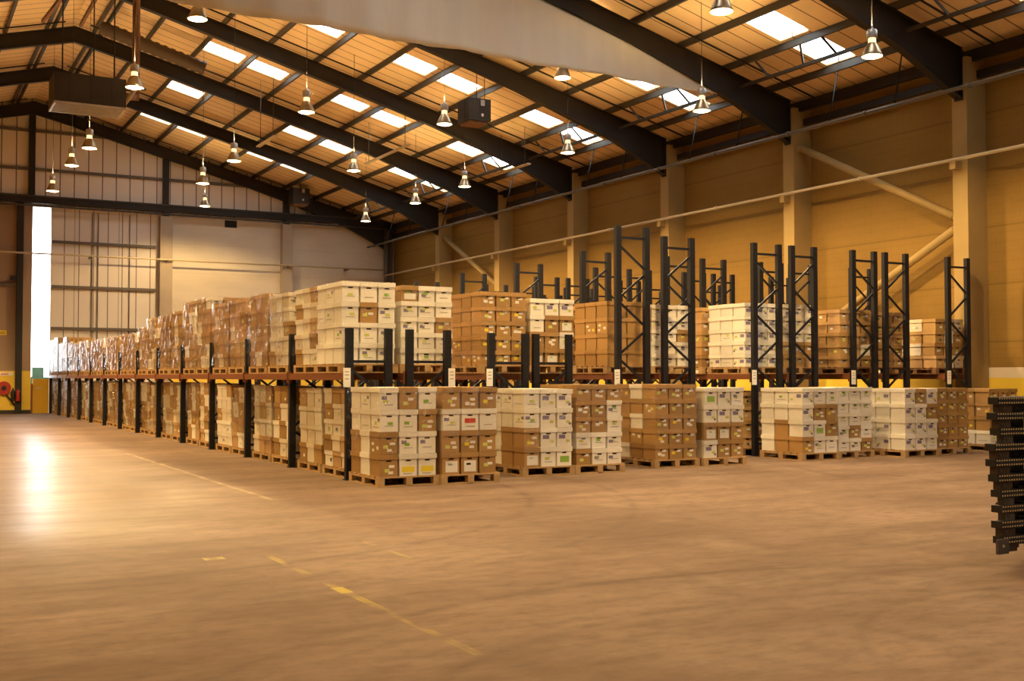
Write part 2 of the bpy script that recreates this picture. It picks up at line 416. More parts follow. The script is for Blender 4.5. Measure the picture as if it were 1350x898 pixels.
b = MB(); gable_poly(b, VB - 0.3, VB, UL, UR, 0, 'gable_block'); struct(b.obj('wall_back'))
# far gable
DU0, DU1, DZ = 5.52, 6.28, 9.1          # tall opening of the pushed-aside sliding door
b = MB()
gable_poly(b, VG, VG + 0.25, UL, UR, 9.1, 'cladding')
b.box(UL, VG, 1.86, DU0, VG + 0.25, 9.1, 'brown_panel'); b.box(UL, VG - 0.02, 0, DU0, VG + 0.25, 1.86, 'dado_yellow')
b.box(10.85, VG, 1.86, UR, VG + 0.25, 9.1, 'gable_block'); b.box(10.85, VG - 0.02, 0, UR, VG + 0.25, 1.86, 'dado_yellow')
struct(b.obj('wall_far'))
b = MB(); b.box(DU1, VG + 0.02, 0, 10.85, VG + 0.16, 9.1, 'door_cladding')
struct(b.obj('door_1'))
d1 = bpy.data.objects['door_1']
for z in (7.59, 5.60, 3.75, 1.9):
    r = MB(); r.box(DU1 + 0.02, VG - 0.1, z - 0.06, 10.8, VG + 0.02, z + 0.06, 'steel_rail'); r.obj('door_rail', d1)
for u in (8.0, 8.25, 9.62):
    r = MB(); r.box(u, VG - 0.04, 1.9, u + 0.03, VG + 0.02, 9.0, 'steel_rail'); r.obj('door_guide', d1)
b = MB(); b.box(UL, VG - 0.05, 0, DU0, VG - 0.02, 0.16, 'skirt_black'); struct(b.obj('baseboard_far'))
b = MB(); b.box(10.85, VG - 0.05, 0, UR, VG - 0.02, 0.16, 'skirt_black'); struct(b.obj('baseboard_far.001'))
b = MB(); b.box(UR - 0.05, VB, 0, UR - 0.014, VG, 0.16, 'skirt_black'); struct(b.obj('baseboard_right'))
# low yellow leaf standing in the opening
b = MB(); b.box(5.6, VG + 0.0, 0.003, 6.27, VG + 0.07, 1.52, 'door_yellow'); o = struct(b.obj('door_2'))
r = MB(); r.box(5.74, VG - 0.03, 1.08, 5.92, VG, 1.14, 'galv'); r.obj('door_handle', o)
r = MB(); r.box(5.53, VG - 0.04, 0.0, 5.6, VG + 0.08, 1.3, 'brick_red'); r.obj('door_post', o)
# crates outside the door
b = MB()
for z in (0.0, 0.55, 1.1):
    b.box(5.7, 57.0, z, 6.9, 58.0, z + 0.5, 'green_crate')
    for k in range(5): b.box(5.68, 56.97, z + 0.05 + 0.09 * k, 6.92, 57.0, z + 0.09 + 0.09 * k, 'green_crate')
b.box(5.9, 57.1, 1.6, 6.4, 57.6, 2.05, 'green_crate')
tag(b.obj('slatted_bin'), 'dark green slatted bin standing in the yard outside the tall doorway', 'bin')

# gable steel: main beam, posts, rails
b = MB()
b.box(UL, VG - 0.32, 9.22, UR, VG, 9.52, 'steel_dark'); b.box(UL, VG - 0.4, 9.06, UR, VG - 0.3, 9.14, 'steel_grey'); b.box(UL, VG - 0.36, 9.50, UR, VG, 9.56, 'steel_grey')
struct(b.obj('gable_beam'))
for u in (-0.3, 5.44, 11.2, 16.95):
    b = MB(); b.box(u - 0.13, VG - 0.24, 9.5, u + 0.13, VG - 0.002, zr(u) - 0.3, 'steel_dark'); struct(b.obj('gable_post_column'))
for z in (10.75, 12.45):
    b = MB(); h = RU + (RZ - z) / SL; b.box(2 * RU - h + 0.5, VG - 0.12, z - 0.06, h - 0.5, VG - 0.002, z + 0.06, 'steel_rail'); struct(b.obj('sheeting_rail_beam'))
for u, w in ((11.2, 0.56), (16.95, 0.5)):
    b = MB(); b.box(u - w / 2, VG - 0.4, 0, u + w / 2, VG - 0.002, 9.0, 'concrete_grey'); b.box(u - 0.12, VG - 0.38, 8.4, u + 0.12, VG - 0.003, 9.3, 'steel_dark'); struct(b.obj('gable_column'))
b = MB(); b.box(4.88, VG - 0.22, 0, 5.14, VG - 0.003, 9.2, 'steel_dark'); struct(b.obj('gable_column'))
b = MB(); b.box(UL, VG - 0.1, 5.55, 4.9, VG - 0.003, 5.72, 'steel_rail'); struct(b.obj('sheeting_rail_beam'))
b = MB(); b.box(13.98, VG - 0.03, 8.72, 14.55, VG - 0.002, 9.05, 'black')
for k in range(5): b.box(13.98, VG - 0.05, 8.74 + 0.062 * k, 14.55, VG - 0.03, 8.765 + 0.062 * k, 'steel_dark')
tag(b.obj('vent_grille'), 'small black vent opening high on the pale far wall', 'vent')
b = MB(); b.tube((UL, VG - 0.55, 6.98), (21.85, VG - 0.55, 6.98), 0.04, 'pipe_cream')
for u in (7.9, 11.2, 16.95, 20): b.box(u - 0.04, VG - 0.56, 6.9, u + 0.04, VG, 6.98, 'pipe_grey')
tag(b.obj('wall_pipe'), 'thin pale pipe running level across the far gable wall', 'pipe')
b = MB(); b.tube((22.05, VG - 0.5, 4.0), (22.05, VG - 0.5, 9.0), 0.13, 'pipe_grey', 12); b.tube((22.35, VG - 0.35, 0.0), (22.35, VG - 0.35, 9.0), 0.1, 'pipe_grey', 12)
b.tube((22.05, VG - 0.5, 4.0), (22.05, VG - 0.5, 0), 0.13, 'pipe_grey', 12)
tag(b.obj('downpipe'), 'grey vertical downpipe in the far corner beside the side wall', 'pipe')

# right-hand columns
for k, v in enumerate(FR[:-1]):
    b = MB(); b.box(22.0, v - 0.21, 0, UR - 0.002, v + 0.21, 9.1, 'concrete'); struct(b.obj('wall_column'))
    b = MB(); b.box(UL + 0.002, v - 0.21, 0, -11.0, v + 0.21, 9.1, 'concrete'); struct(b.obj('wall_column'))
# portal rafters: tapered I-section
def rafter(v):
    b = MB()
    for side in (1, -1):
        X = lambda u: RU + side * (u - RU)
        pts = [(RU, 0.55), (RU + 1.4, 0.52), (15.0, 0.52), (16.5, 0.56), (20.0, 0.80), (22.0, 1.22)]
        top = lambda u: zr(u) - 0.2
        for (ua, da), (ub, db) in zip(pts[:-1], pts[1:]):
            ta, tb = top(ua), top(ub)
            def hexa(y0, y1, za0, za1, zb0, zb1, mn):
                n = len(b.v); mi = b.m(mn)
                b.v.extend([(X(ua), y0, za0), (X(ub), y0, zb0), (X(ub), y1, zb0), (X(ua), y1, za0), (X(ua), y0, za1), (X(ub), y0, zb1), (X(ub), y1, zb1), (X(ua), y1, za1)])
                for f in ((0, 3, 2, 1), (4, 5, 6, 7), (0, 1, 5, 4), (1, 2, 6, 5), (2, 3, 7, 6), (3, 0, 4, 7)):
                    b.f.append(tuple(n + t for t in f)); b.mi.append(mi); b.smooth.append(False)
            hexa(v - 0.012, v + 0.012, ta - da, ta, tb - db, tb, 'steel_dark')
            hexa(v - 0.1, v + 0.1, ta - 0.025, ta, tb - 0.025, tb, 'steel_dark')
            hexa(v - 0.1, v + 0.1, ta - da, ta - da + 0.025, tb - db, tb - db + 0.025, 'steel_dark')
        t = top(22.0)
        x0, x1 = sorted((X(21.96), X(22.0)))
        b.box(x0, v - 0.11, t - 1.24, x1, v + 0.11, t, 'steel_dark')
    struct(b.obj('rafter_beam'))
for v in FR: rafter(v)
# purlins (along the hall)
for side in (1, -1):
    X = lambda u: RU + side * (u - RU)
    for u in PUR:
        if u > 22.3: continue
        b = MB(); z = zr(u)
        b.box(X(u) - 0.035, VB, z - 0.19, X(u) + 0.035, VG - 0.01, z - 0.012, 'steel_grey'); struct(b.obj('purlin_beam'))
    # eaves beams
    b = MB(); x = X(22.25); b.box(x - 0.06, VB, 9.0, x + 0.06, VG - 0.3, 9.28, 'steel_dark'); struct(b.obj('eaves_beam'))
    b = MB(); x = X(22.4); b.box(x - 0.05, VB, 8.62, x + 0.05, VG - 0.3, 8.80, 'steel_dark'); struct(b.obj('eaves_beam'))
# lattice below the last-but-one purlin, bay by bay (right slope)
UT = 19.88
for v0, v1 in bays[3:]:
    b = MB(); z = zr(UT) - 0.62
    b.box(UT + 0.28, v0 + 0.1, z - 0.04, UT + 0.36, v1 - 0.1, z + 0.04, 'steel_grey')
    L_ = v1 - v0
    for k, t in enumerate((0.16, 0.36, 0.56, 0.78)):
        y = v0 + t * L_
        b.bar((UT + 0.32, y, z), (UT, y + (0.22 if k % 2 else -0.22), zr(UT) - 0.15), 0.05, 0.05, 'steel_grey')
    struct(b.obj('lattice_beam'))
# sag rods: thin dark bars down the slope, two to a bay (between purlins)
for v0, v1 in bays[2:]:
    for t in (0.14, 0.86):
        b = MB(); y = v0 + t * (v1 - v0)
        b.bar((RU + 0.4, y, zr(RU + 0.4) - 0.21), (22.2, y, zr(22.2) - 0.21), 0.035, 0.04, 'steel_dark'); struct(b.obj('sag_rod_beam'))
        b = MB()
        b.bar((RU - 0.4, y, zr(RU - 0.4) - 0.21), (-11, y, zr(-11) - 0.21), 0.035, 0.04, 'steel_dark'); struct(b.obj('sag_rod_beam'))
# eaves pipe with hangers, and lower pipe on the columns
b = MB(); b.tube((21.0, VB + 0.1, 8.08), (21.0, VG - 0.6, 8.08), 0.05, 'pipe_grey', 12)
for v0, v1 in bays:
    for t in (0.18, 0.55): b.tube((21.0, v0 + t * (v1 - v0), 8.08), (21.4, v0 + t * (v1 - v0) + 0.1, zr(21.4) - 0.2), 0.02, 'steel_dark', 6)
    for t in (0.33, 0.8): b.tube((21.0, v0 + t * (v1 - v0), 8.08), (21.0, v0 + t * (v1 - v0) + 0.1, 8.08), 0.068, 'pipe_grey', 10)
tag(b.obj('eaves_pipe'), 'long grey pipe hung under the eaves along the side wall', 'pipe')
b = MB(); b.tube((21.82, VB + 0.1, 6.68), (21.82, VG - 0.6, 6.68), 0.04, 'pipe_cream', 10)
for v in FR[:-1]: b.box(21.78, v - 0.05, 6.46, 22.0, v + 0.12, 6.64, 'concrete')
for v0, v1 in bays: b.tube((21.82, v0 + 2.9, 6.68), (21.82, v0 + 3.0, 6.68), 0.055, 'pipe_cream', 10)
tag(b.obj('wall_pipe'), 'slim cream pipe bracketed across the concrete columns of the side wall', 'pipe')
# wall bracing tubes
def brace(a, c, lab):
    b = MB(); b.tube(a, c, 0.10, 'concrete', 12)
    for (u, v, z) in (a, c):                                   # end plate bolted to the column face
        f = min((x + k for x in FR[:-1] for k in (-0.212, 0.212)), key=lambda y: abs(y - v))
        b.box(u - 0.07, min(v, f), z - 0.07, u + 0.07, max(v, f), z + 0.07, 'concrete')
        b.box(u - 0.14, min(f, f + 0.02 * (1 if v > f else -1)), z - 0.16, u + 0.14, max(f, f + 0.02 * (1 if v > f else -1)), z + 0.16, 'concrete')
    tag(b.obj('diagonal_brace'), lab, 'brace')
brace((22.2, 23.75, 7.93), (22.2, 18.64, 5.4), 'upper diagonal steel tube brace sloping down to the last concrete column')
brace((22.2, 18.64, 5.1), (22.2, 23.75, 2.6), 'lower diagonal steel tube brace behind the tall racks on the side wall')
brace((22.2, 46.95, 7.95), (22.2, 41.85, 5.4), 'diagonal steel tube brace high on the side wall toward the far corner')
brace((22.2, 41.85, 5.1), (22.2, 46.95, 2.6), 'diagonal steel tube brace low on the side wall toward the far corner')

# smoke curtain under the fourth frame
def curtain():
    v = 24.1; b = MB(); mi = b.m('curtain'); nu, nz = 150, 14
    umin, umax = RU - (19.6 - RU), 19.6
    zb = lambda u: 9.2 + 0.016 * max(0.0, 19.6 - u) + 0.02 * math.sin(u * 1.7)
    def low(u):
        a = abs(u - RU) + RU; top = zr(u) - 0.2
        pts = [(RU, 0.55), (16.5, 0.54), (20.0, 0.80)]
        d = 0.54 if a < 16.5 else 0.54 + (a - 16.5) / 3.5 * 0.26
        return top - d
    n0 = len(b.v)
    for i in range(nu + 1):
        u = umin + (umax - umin) * i / nu
        lo, hi = zb(u), max(zb(u) + 0.01, low(u) + 0.02)
        for j in range(nz + 1):
            t = j / nz
            w = (1 - t) * 0.05 * math.sin(u * 5.1 + 1.3 * math.sin(u * 0.7)) + 0.02 * math.sin(u * 11 + t * 4) * (1 - t)
            b.v.append((u, v + w, lo + (hi - lo) * t))
    for i in range(nu):
        for j in range(nz):
            a = n0 + i * (nz + 1) + j
            b.f.append((a, a + nz + 1, a + nz + 2, a + 1)); b.mi.append(mi); b.smooth.append(True)
    o = b.obj('smoke_curtain'); md = o.modifiers.new('thick', 'SOLIDIFY'); md.thickness = 0.012
    tag(o, 'large off-white fabric smoke curtain hanging under a roof rafter', 'curtain')
curtain()

# ------------------------------------------------------------------ lamps
LAMP_COL = (1.0, 0.67, 0.29)
POWER = 1100
def lamp_light(loc, parent=None, power=POWER):
    l = bpy.data.lights.new('lamp_light', 'POINT'); l.energy = power; l.color = LAMP_COL; l.shadow_soft_size = 0.03
    o = bpy.data.objects.new('lamp_light', l); COL.objects.link(o); o.location = loc
    if parent: o.parent = parent
    return o
bell = MB(); bell.lathe([(0.205, 0.0), (0.212, 0.01), (0.19, 0.06), (0.15, 0.16), (0.11, 0.24), (0.085, 0.27)], 'lamp_bell', 24)
bell_me = bell.mesh('reflector')
nk = MB(); nk.lathe([(0.085, 0.27), (0.075, 0.30), (0.075, 0.36), (0.06, 0.37), (0.001, 0.37)], 'lamp_neck', 16); neck_me = nk.mesh('lamp_holder')
hs = MB(); hs.lathe([(0.001, 0.37), (0.10, 0.37), (0.105, 0.39), (0.105, 0.52), (0.09, 0.54), (0.03, 0.55), (0.02, 0.60), (0.001, 0.60)], 'galv', 16); hous_me = hs.mesh('gear_housing')
ln = MB(); ln.face([(0.2 * math.cos(2 * PI * i / 24), 0.2 * math.sin(2 * PI * i / 24), 0.012) for i in range(24)], ln.m('lamp_lens')); lens_me = ln.mesh('lens')
def lamp(u, v, z, lab):
    t = thing('pendant_lamp', (u, v, z), lab, 'lamp', 'high-bay lamps hung from the roof')
    link('reflector', bell_me, t); link('lamp_holder', neck_me, t); link('gear_housing', hous_me, t); link('lens', lens_me, t)
    top = zr(u) - 0.1 - z
    c = MB(); c.tube((0, 0, 0.6), (0, 0, top), 0.006, 'black', 6); c.obj('chain', t)
    lamp_light((0, 0, 0.075), t)
    l = bpy.data.lights.new('lamp_vent_light', 'SPOT'); l.energy = POWER * 0.115; l.color = LAMP_COL; l.shadow_soft_size = 0.06
    l.spot_size = math.radians(150); l.spot_blend = 0.5                # light let out upward through the vents of the gear housing
    o = bpy.data.objects.new('lamp_vent_light', l); COL.objects.link(o); o.location = (0, 0, 0.62); o.rotation_euler = (PI, 0, 0); o.parent = t
def lamp_spot(loc, power=POWER * 0.33):
    l = bpy.data.lights.new('lamp_light', 'SPOT'); l.energy = power; l.color = LAMP_COL; l.shadow_soft_size = 0.5
    l.spot_size = math.radians(126); l.spot_blend = 0.2
    o = bpy.data.objects.new('lamp_light', l); COL.objects.link(o); o.location = loc
    return o
def Zdist(u, dx): return ((1715.0 * u / dx) - 0.48 * u) / 0.877
rowA, rowB, rowC, rowD = 17.2, 12.87, 8.98, 4.91
LAMPS = [
 (rowA, 1303, 432, 'bell lamp hung in front of the near rafter above the side wall braces'), (rowA, 1076, 359, 'bell lamp just below the low tip of the white smoke curtain'),
 (rowA, 898, 303, 'bell lamp beside the side-wall skylights, second beyond the smoke curtain'), (rowA, 761, 258, 'bell lamp nearing the side-wall eaves, third beyond the smoke curtain'),
 (rowA, 696, 236, 'bell lamp fourth beyond the smoke curtain along the eaves'), (rowA, 630, 212, 'bell lamp deepest along the side wall, above the far corner'),
 (rowB, 1103, 492, 'large bell lamp cut by the top of the picture beside the near skylight'), (14.7, 891, 397, 'bell lamp peeping out under the lower edge of the smoke curtain'),
 (rowB, 734, 341, 'bell lamp beside the small grey unit heater under the roof'), (rowB, 614, 279, 'bell lamp before the dark rafter, beyond the one beside the small unit heater'),
 (12.0, 417, 232, 'small bell lamp hung low against the white gable sheets just above the main beam'),
 (rowC, 551, 357, 'bell lamp hung midway below two rafters above the upper white pallet'), (rowC, 455, 292, 'bell lamp near the big skylight by the far gable'),
 (rowC, 414, 262, 'bell lamp in front of the gable sheets, above a smaller lamp'),
 (5.7, 405, 476, 'glowing bell lamp tucked under the upper end of the smoke curtain'), (rowD, 322, 390, 'bell lamp beside the rusty flue pipe'),
 (rowD, 263, 309, 'bell lamp half hidden below the big unit heater'), (rowD, 240, 286, 'bell lamp against the gable sheets below the big unit heater'), (rowD, 215, 252, 'bell lamp just above the bright tall doorway'),
]
for u, dx, dy, lab in LAMPS:
    v = Zdist(u, dx); Z = 0.48 * u + 0.877 * v
    lamp(u, v, EYE + (dy - (0 if dy in (397, 476) else 6)) * Z / F_PX, lab)
# the same rows go on over the rest of the hall, outside the picture
for u in (rowC, rowD, 0.8, -3.4):
    for v in (-2.2, 3.6): lamp_spot((u, v, 8.3), POWER * 0.22)
    lamp_spot((u, 9.4, 8.3), POWER * (0.5 if u > 2 else 0.22))
    lamp_spot((u, 15.4, 8.3), POWER * (0.95 if 2 < u < 6 else 0.3))
for u in (0.8, -3.4, -7.6):
    for v in (21.2, 27.0, 33.0, 38.6, 44.4): lamp_spot((u, v, 8.3), POWER * (0.75 if u > 0 else 0.45))
for v in (10.0,): lamp_spot((rowB, v, 8.3), POWER * 0.55)
lamp_spot((rowC, 21.2, 8.3))

# ------------------------------------------------------------------ heaters, flue, duct
h = thing('unit_heater', (4.35, 30.4, 8.35), 'big grey boxy unit heater hung below the ridge with a bright underside', 'heater')
b = MB(); b.box(-0.85, -0.55, 0.06, 0.85, 0.55, 0.78, 'heater_grey')
for x in (-0.5, 0, 0.5): b.box(x - 0.008, -0.556, 0.08, x + 0.008, -0.55, 0.76, 'steel_dark')
b.obj('casing', h)
b = MB(); b.box(-0.85, -0.55, 0.0, 0.85, 0.55, 0.06, 'galv')
for k in range(7): b.box(-0.8, -0.5 + 0.15 * k, -0.02, 0.8, -0.48 + 0.15 * k, 0.0, 'galv')
b.obj('outlet_grille', h)
for x in (-0.6, 0.15, 0.65):
    b = MB(); b.tube((x, 0, 0.78), (x, 0.1, zr(4.35 + x) - 8.45), 0.018, 'steel_dark', 6); b.obj('hanger_rod', h)
b = MB(); b.tube((0.9, 0.3, 0.25), (1.35, 0.3, 0.95), 0.05, 'pipe_cream', 8); b.tube((0.85, 0.3, 0.7), (1.5, 0.3, 0.8), 0.03, 'pipe_grey', 8); b.obj('fuel_pipe', h)
b = MB(); b.tube((5.75, 31.6, 9.05), (5.75, 31.6, zr(5.75) - 0.03), 0.10, 'rust', 14); b.tube((5.75, 31.6, 9.15), (5.33, 31.2, 8.95), 0.09, 'rust', 12)
for z in (9.6, 10.8, 12.0): b.tube((5.75, 31.6, z), (5.75, 31.6, z + 0.06), 0.118, 'rust', 14)
tag(b.obj('flue_pipe'), 'rusty brown vertical flue pipe rising from the big heater to the roof', 'flue')
b = MB()
n_seg = 26
for k in range(n_seg):
    t0, t1 = k / n_seg, (k + 1) / n_seg
    A = Vector((5.9, 38.6, 12.95)); B = Vector((9.2, 38.3, 11.95))
    p0, p1 = A.lerp(B, t0), A.lerp(B, t1)
    b.tube(p0, p1, 0.24 if k % 2 else 0.215, 'duct', 12, caps=False)
tag(b.obj('flexible_duct'), 'ribbed brown flexible duct under the roof beside the ridge', 'duct')
def small_heater(u, v, z, lab, s=0.74):
    h = thing('unit_heater', (u, v, z), lab, 'heater')
    b = MB(); b.box(-s / 2, -s / 2, 0.08, s / 2, s / 2, s, 'heater_grey'); b.box(-s / 2 - 0.006, -0.1, 0.1, -s / 2, -0.09, s - 0.03, 'steel_dark')
    b.box(-s / 2 + 0.06, -s / 2 + 0.06, 0, s / 2 - 0.06, s / 2 - 0.06, 0.08, 'rust'); b.obj('casing', h)
    b = MB(); b.box(0.02, -s / 2 - 0.05, s - 0.22, 0.14, -s / 2, s - 0.05, 'galv'); b.box(0.04, -s / 2 - 0.05, 0.2, 0.10, -s / 2, 0.28, 'paper'); b.obj('control_box', h)
    for x in (0.08, s / 2 - 0.02):
        b = MB(); b.tube((x, 0, s), (x, 0, zr(u + x) - z - 0.02), 0.012, 'steel_dark', 6); b.obj('hanger_rod', h)
small_heater(15.35, 30.4, 9.15, 'small grey cube-shaped unit heater hung under the roof between two lamps')
small_heater(17.1, 52.4, 9.75, 'small dark unit heater on the far gable post above the main beam', 0.8)
# cable trays under the roof, parallel to the purlins
for (u, v0, v1, z, lab) in ((15.6, 35.9, 39.9, 9.55, 'short pale cable tray running under the dark rafter beside a bell lamp'), (19.0, 33.5, 35.8, 8.81, 'short pale cable tray near the eaves below the small skylights'), (11.5, 37.8, 39.9, 9.8, 'short pale cable tray under a rafter near the far gable')):
    b = MB(); b.box(u - 0.07, v0, z, u + 0.07, v1, z + 0.05, 'pipe_cream')
    for y in (v0 + 0.3, v1 - 0.3): b.tube((u, y, z + 0.05), (u, y, zr(u) - 0.15), 0.012, 'steel_grey', 6)
    tag(b.obj('cable_tray'), lab, 'cable tray')
# long timber battens near the ridge, left of the flue
for (a, c, lab) in (((4.1, 38.0, 12.7), (4.75, 30.2, 12.75), 'long brown timber batten under the ridge running over the big heater'), ((5.35, 39.0, 13.02), (5.35, 30.5, 13.02), 'long brown timber batten right under the ridge beside the flue')):
    b = MB(); b.bar(a, c, 0.09, 0.11, 'rust'); tag(b.obj('timber_batten'), lab, 'batten')

# ------------------------------------------------------------------ things on the far wall, left of the doorway
hr = thing('hose_reel', (4.43, VG - 0.05, 1.12), 'red fire hose reel on the yellow wall beside the tall doorway', 'hose reel')
b = MB(); b.tube((0, -0.14, 0), (0, 0.0, 0), 0.29, 'red_paint', 24); b.tube((0, -0.18, 0), (0, -0.14, 0), 0.10, 'black', 14); b.obj('drum', hr)
b = MB(); b.tube((0.1, -0.1, -0.28), (0.45, -0.06, -0.75), 0.03, 'black', 8); b.obj('hose', hr)
for k, (u, lab) in enumerate(((4.78, 'dark fire extinguisher low on the yellow wall beside the hose reel'), (4.98, 'slim red fire extinguisher on the yellow wall between another extinguisher and the doorway'))):
    e = thing('fire_extinguisher', (u, VG - 0.36, 0.55), lab, 'fire extinguisher')
    b = MB(); b.lathe([(0.001, 0), (0.075, 0.0), (0.08, 0.03), (0.08, 0.42), (0.05, 0.49), (0.02, 0.51), (0.001, 0.51)], 'red_paint' if k else 'steel_dark', 14, (0, 0, 0)); b.obj('cylinder', e)
    b = MB(); b.box(-0.03, -0.08, 0.51, 0.03, 0.05, 0.57, 'black'); b.tube((0, -0.08, 0.53), (0.09, -0.06, 0.2), 0.012, 'black', 6); b.obj('valve', e)
    b = MB(); b.box(-0.04, 0.08, 0.2, 0.04, 0.34 - 0.205 * k, 0.26, 'steel_grey'); b.obj('wall_bracket', e)
b = MB(); b.box(4.2, VG - 0.02, 3.42, 4.52, VG - 0.002, 3.62, 'sign_yellow')
for z in (3.47, 3.53): b.box(4.23, VG - 0.024, z, 4.47, VG - 0.02, z + 0.025, 'text_dark')
tag(b.obj('wall_sign'), 'small yellow warning sign high on the brown wall beside the dark post', 'sign')
b = MB(); b.box(4.2, VG - 0.035, 1.66, 4.78, VG - 0.02, 1.8, 'paper'); b.box(4.32, VG - 0.04, 1.7, 4.62, VG - 0.035, 1.75, 'sticker_red')
tag(b.obj('wall_sign'), 'narrow white notice with red print above the hose reel', 'sign')
b = MB(); b.box(4.62, VG - 0.35, 5.78, 4.82, VG - 0.2, 5.98, 'black'); b.bar((4.8, VG - 0.25, 5.88), (4.95, VG - 0.1, 5.88), 0.05, 0.05, 'black'); tag(b.obj('floodlight'), 'small black floodlight on the dark post beside the bright doorway', 'floodlight')

# ------------------------------------------------------------------ pallet racks
V0, BAYL = 16.8, 2.84
ZB = 1.66                        # top of beams
RACKS = [(6.25, 7.02, 0, 13), (7.27, 8.05, 0, 3), (9.11, 9.90, 0, 3), (10.0, 10.80, 0, 3), (12.02, 12.79, 1, 4), (13.10, 13.87, 2, 7),
         (15.34, 16.11, 2, 7), (16.35, 17.08, 2, 7), (18.07, 18.82, 2, 6), (19.03, 19.78, 2, 6), (21.01, 21.76, 2, 6)]
RV = [16.8, 16.8, 17.5, 17.5] + [17.9] * 7      # where each rack's end frame stands
RB = [BAYL] * 4 + [2.95] * 7
PW = 0.115
def post_mesh(h):
    b = MB(); b.box(-PW / 2, -0.045, 0.012, PW / 2, 0.045, h, 'rack_black')
    for k in range(int(h / 0.1)):         # perforated face: slots drawn as thin dark faces
        z = 0.06 + 0.1 * k
        for x in (-0.02, 0.02): b.box(x - 0.007, -0.0465, z, x + 0.007, -0.045, z + 0.03, 'slot_dark', 'y')
    b.box(-0.075, -0.06, 0, 0.075, 0.06, 0.012, 'steel_dark')
    return b.mesh('post')
POST = {h: post_mesh(h) for h in (2.36, 4.32, 4.46)}
def frame_mesh(w, h, tall, flip):
    b = MB(); a, c = PW / 2, w - PW / 2
    if flip: a, c = c, a
    xs = (PW / 2, w - PW / 2)
    def hz(z): b.bar((xs[0], 0, z), (xs[1], 0, z), 0.035, 0.045, 'rack_black')
    hz(0.25); hz(h - (0.22 if tall else 0.52))
    z = h - (0.34 if tall else 0.62); s = 0
    while z > 0.9:
        z2 = z - 0.5
        p, q = (a, c) if s % 2 == 0 else (c, a)
        b.bar((p, 0, z), (q, 0, z2), 0.03, 0.04, 'rack_black'); z = z2 - 0.04; s += 1
    p, q = (a, c) if s % 2 == 0 else (c, a)
    b.bar((p, 0, z), (q, 0, 0.25), 0.03, 0.04, 'rack_black')
    return b.mesh('upright_frame')
def beam_mesh(): 
    b = MB(); b.box(-0.025, PW / 2, ZB - 0.11, 0.025, BAYL - PW / 2, ZB, 'beam_orange'); b.box(-0.03, 0.045, ZB - 0.17, 0.03, 0.055, ZB + 0.03, 'beam_orange'); b.box(-0.03, BAYL - 0.055, ZB - 0.17, 0.03, BAYL - 0.045, ZB + 0.03, 'beam_orange')
    return b.mesh('beam')
BEAM = beam_mesh()
sg = MB(); sg.box(-0.06, -0.006, -0.2, 0.06, 0.0, 0.1, 'paper')
for z in (-0.02, -0.08, 0.03): sg.box(-0.035, -0.0075, z, 0.035, -0.006, z + 0.02, 'print_grey')
SIGN = sg.mesh('bay_sign')
RLAB = ['low black pallet rack facing the open aisle, stacked end to end', 'low black pallet rack backing onto the aisle rack', 'low black pallet rack holding the wrapped brown boxes, third from the aisle',
        'low black pallet rack, fourth from the aisle, mixed white and brown boxes', 'black pallet rack with one tall end frame before the big brown cartons', 'tall black pallet rack with white boxes behind its end frame, sixth from the aisle',
        'tall black pallet rack holding white boxes with purple print, seventh from the aisle', 'tall black pallet rack, eighth from the aisle, white boxes over brown', 'tall black pallet rack, ninth from the aisle, before the lower diagonal brace',
        'tall black pallet rack, tenth from the aisle, with dark brown boxes', 'tall black pallet rack standing next to the side wall']
for k, (u0, u1, tall, nb) in enumerate(RACKS):
    r = thing('pallet_rack', (u0, RV[k], 0), RLAB[k], 'pallet rack', 'pallet racks')
    w = u1 - u0
    fm = {}
    for j in range(nb + 1):
        is_tall = tall == 2 or (tall == 1 and j == 0)
        hgt = (4.46 if k == 4 else 4.32) if is_tall else 2.36
        if hgt not in fm: fm[hgt] = frame_mesh(w, hgt, is_tall, k % 2 == 1)
        y = j * RB[k]
        f = link('upright_frame', fm[hgt], r, (0, y, 0))
        for x in (PW / 2, w - PW / 2): link('post', POST[hgt], f, (x, 0, 0))
        if j < nb:
            for x in (0.0, w):
                bm = link('beam', BEAM, r, (x, y, 0))
                if k >= 4: bm.scale = (1, RB[k] / BAYL, 1)
        if j == 0 and k in (0, 1, 2, 4, 6, 8, 10): link('bay_sign', SIGN, f, (-0.0 if k != 1 else w, -0.055, ZB - 0.02))

# ------------------------------------------------------------------ pallets
def pallet_parts(L, W, mname):
    """L along v, W along u; returns deck mesh and bearer mesh"""
    d = MB(); n = 7
    for i in range(n):
        y = i * (L - 0.1) / (n - 1); d.box(0, y, 0.125, W, y + 0.1, 0.147, mname)
    for i in range(3):
        x = i * (W - 0.1) / 2; d.box(x, 0, 0.103, x + 0.1, L, 0.125, mname)
    e = MB()
    for i in range(3):
        y = i * (L - 0.12) / 2; e.box(0, y, 0.02, 0.1, y + 0.12, 0.103, mname)
    e.box(0, 0, 0, 0.1, L, 0.02, mname)
    g = MB(); g.box(0.1, 0, 0, W - 0.1, 0.1, 0.02, mname)
    return d.mesh('top_deck'), e.mesh('bearer'), g.mesh('end_board')
PAL = {m: pallet_parts(1.2, 0.98, m) for m in ('wood', 'wood_dark')}
def pallet_single(mname):
    o = MB(); L, W = 1.2, 0.98
    for i in range(6): y = i * (L - 0.12) / 5; o.box(0, y, 0.125, W, y + 0.12, 0.147, mname)
    for i in range(3):
        x = i * (W - 0.1) / 2; o.box(x, 0, 0.103, x + 0.1, L, 0.125, mname); o.box(x, 0, 0, x + 0.1, L, 0.02, mname)
        for j in range(3): y = j * (L - 0.12) / 2; o.box(x, y, 0.02, x + 0.1, y + 0.12, 0.103, mname)
    return o.mesh('pallet')
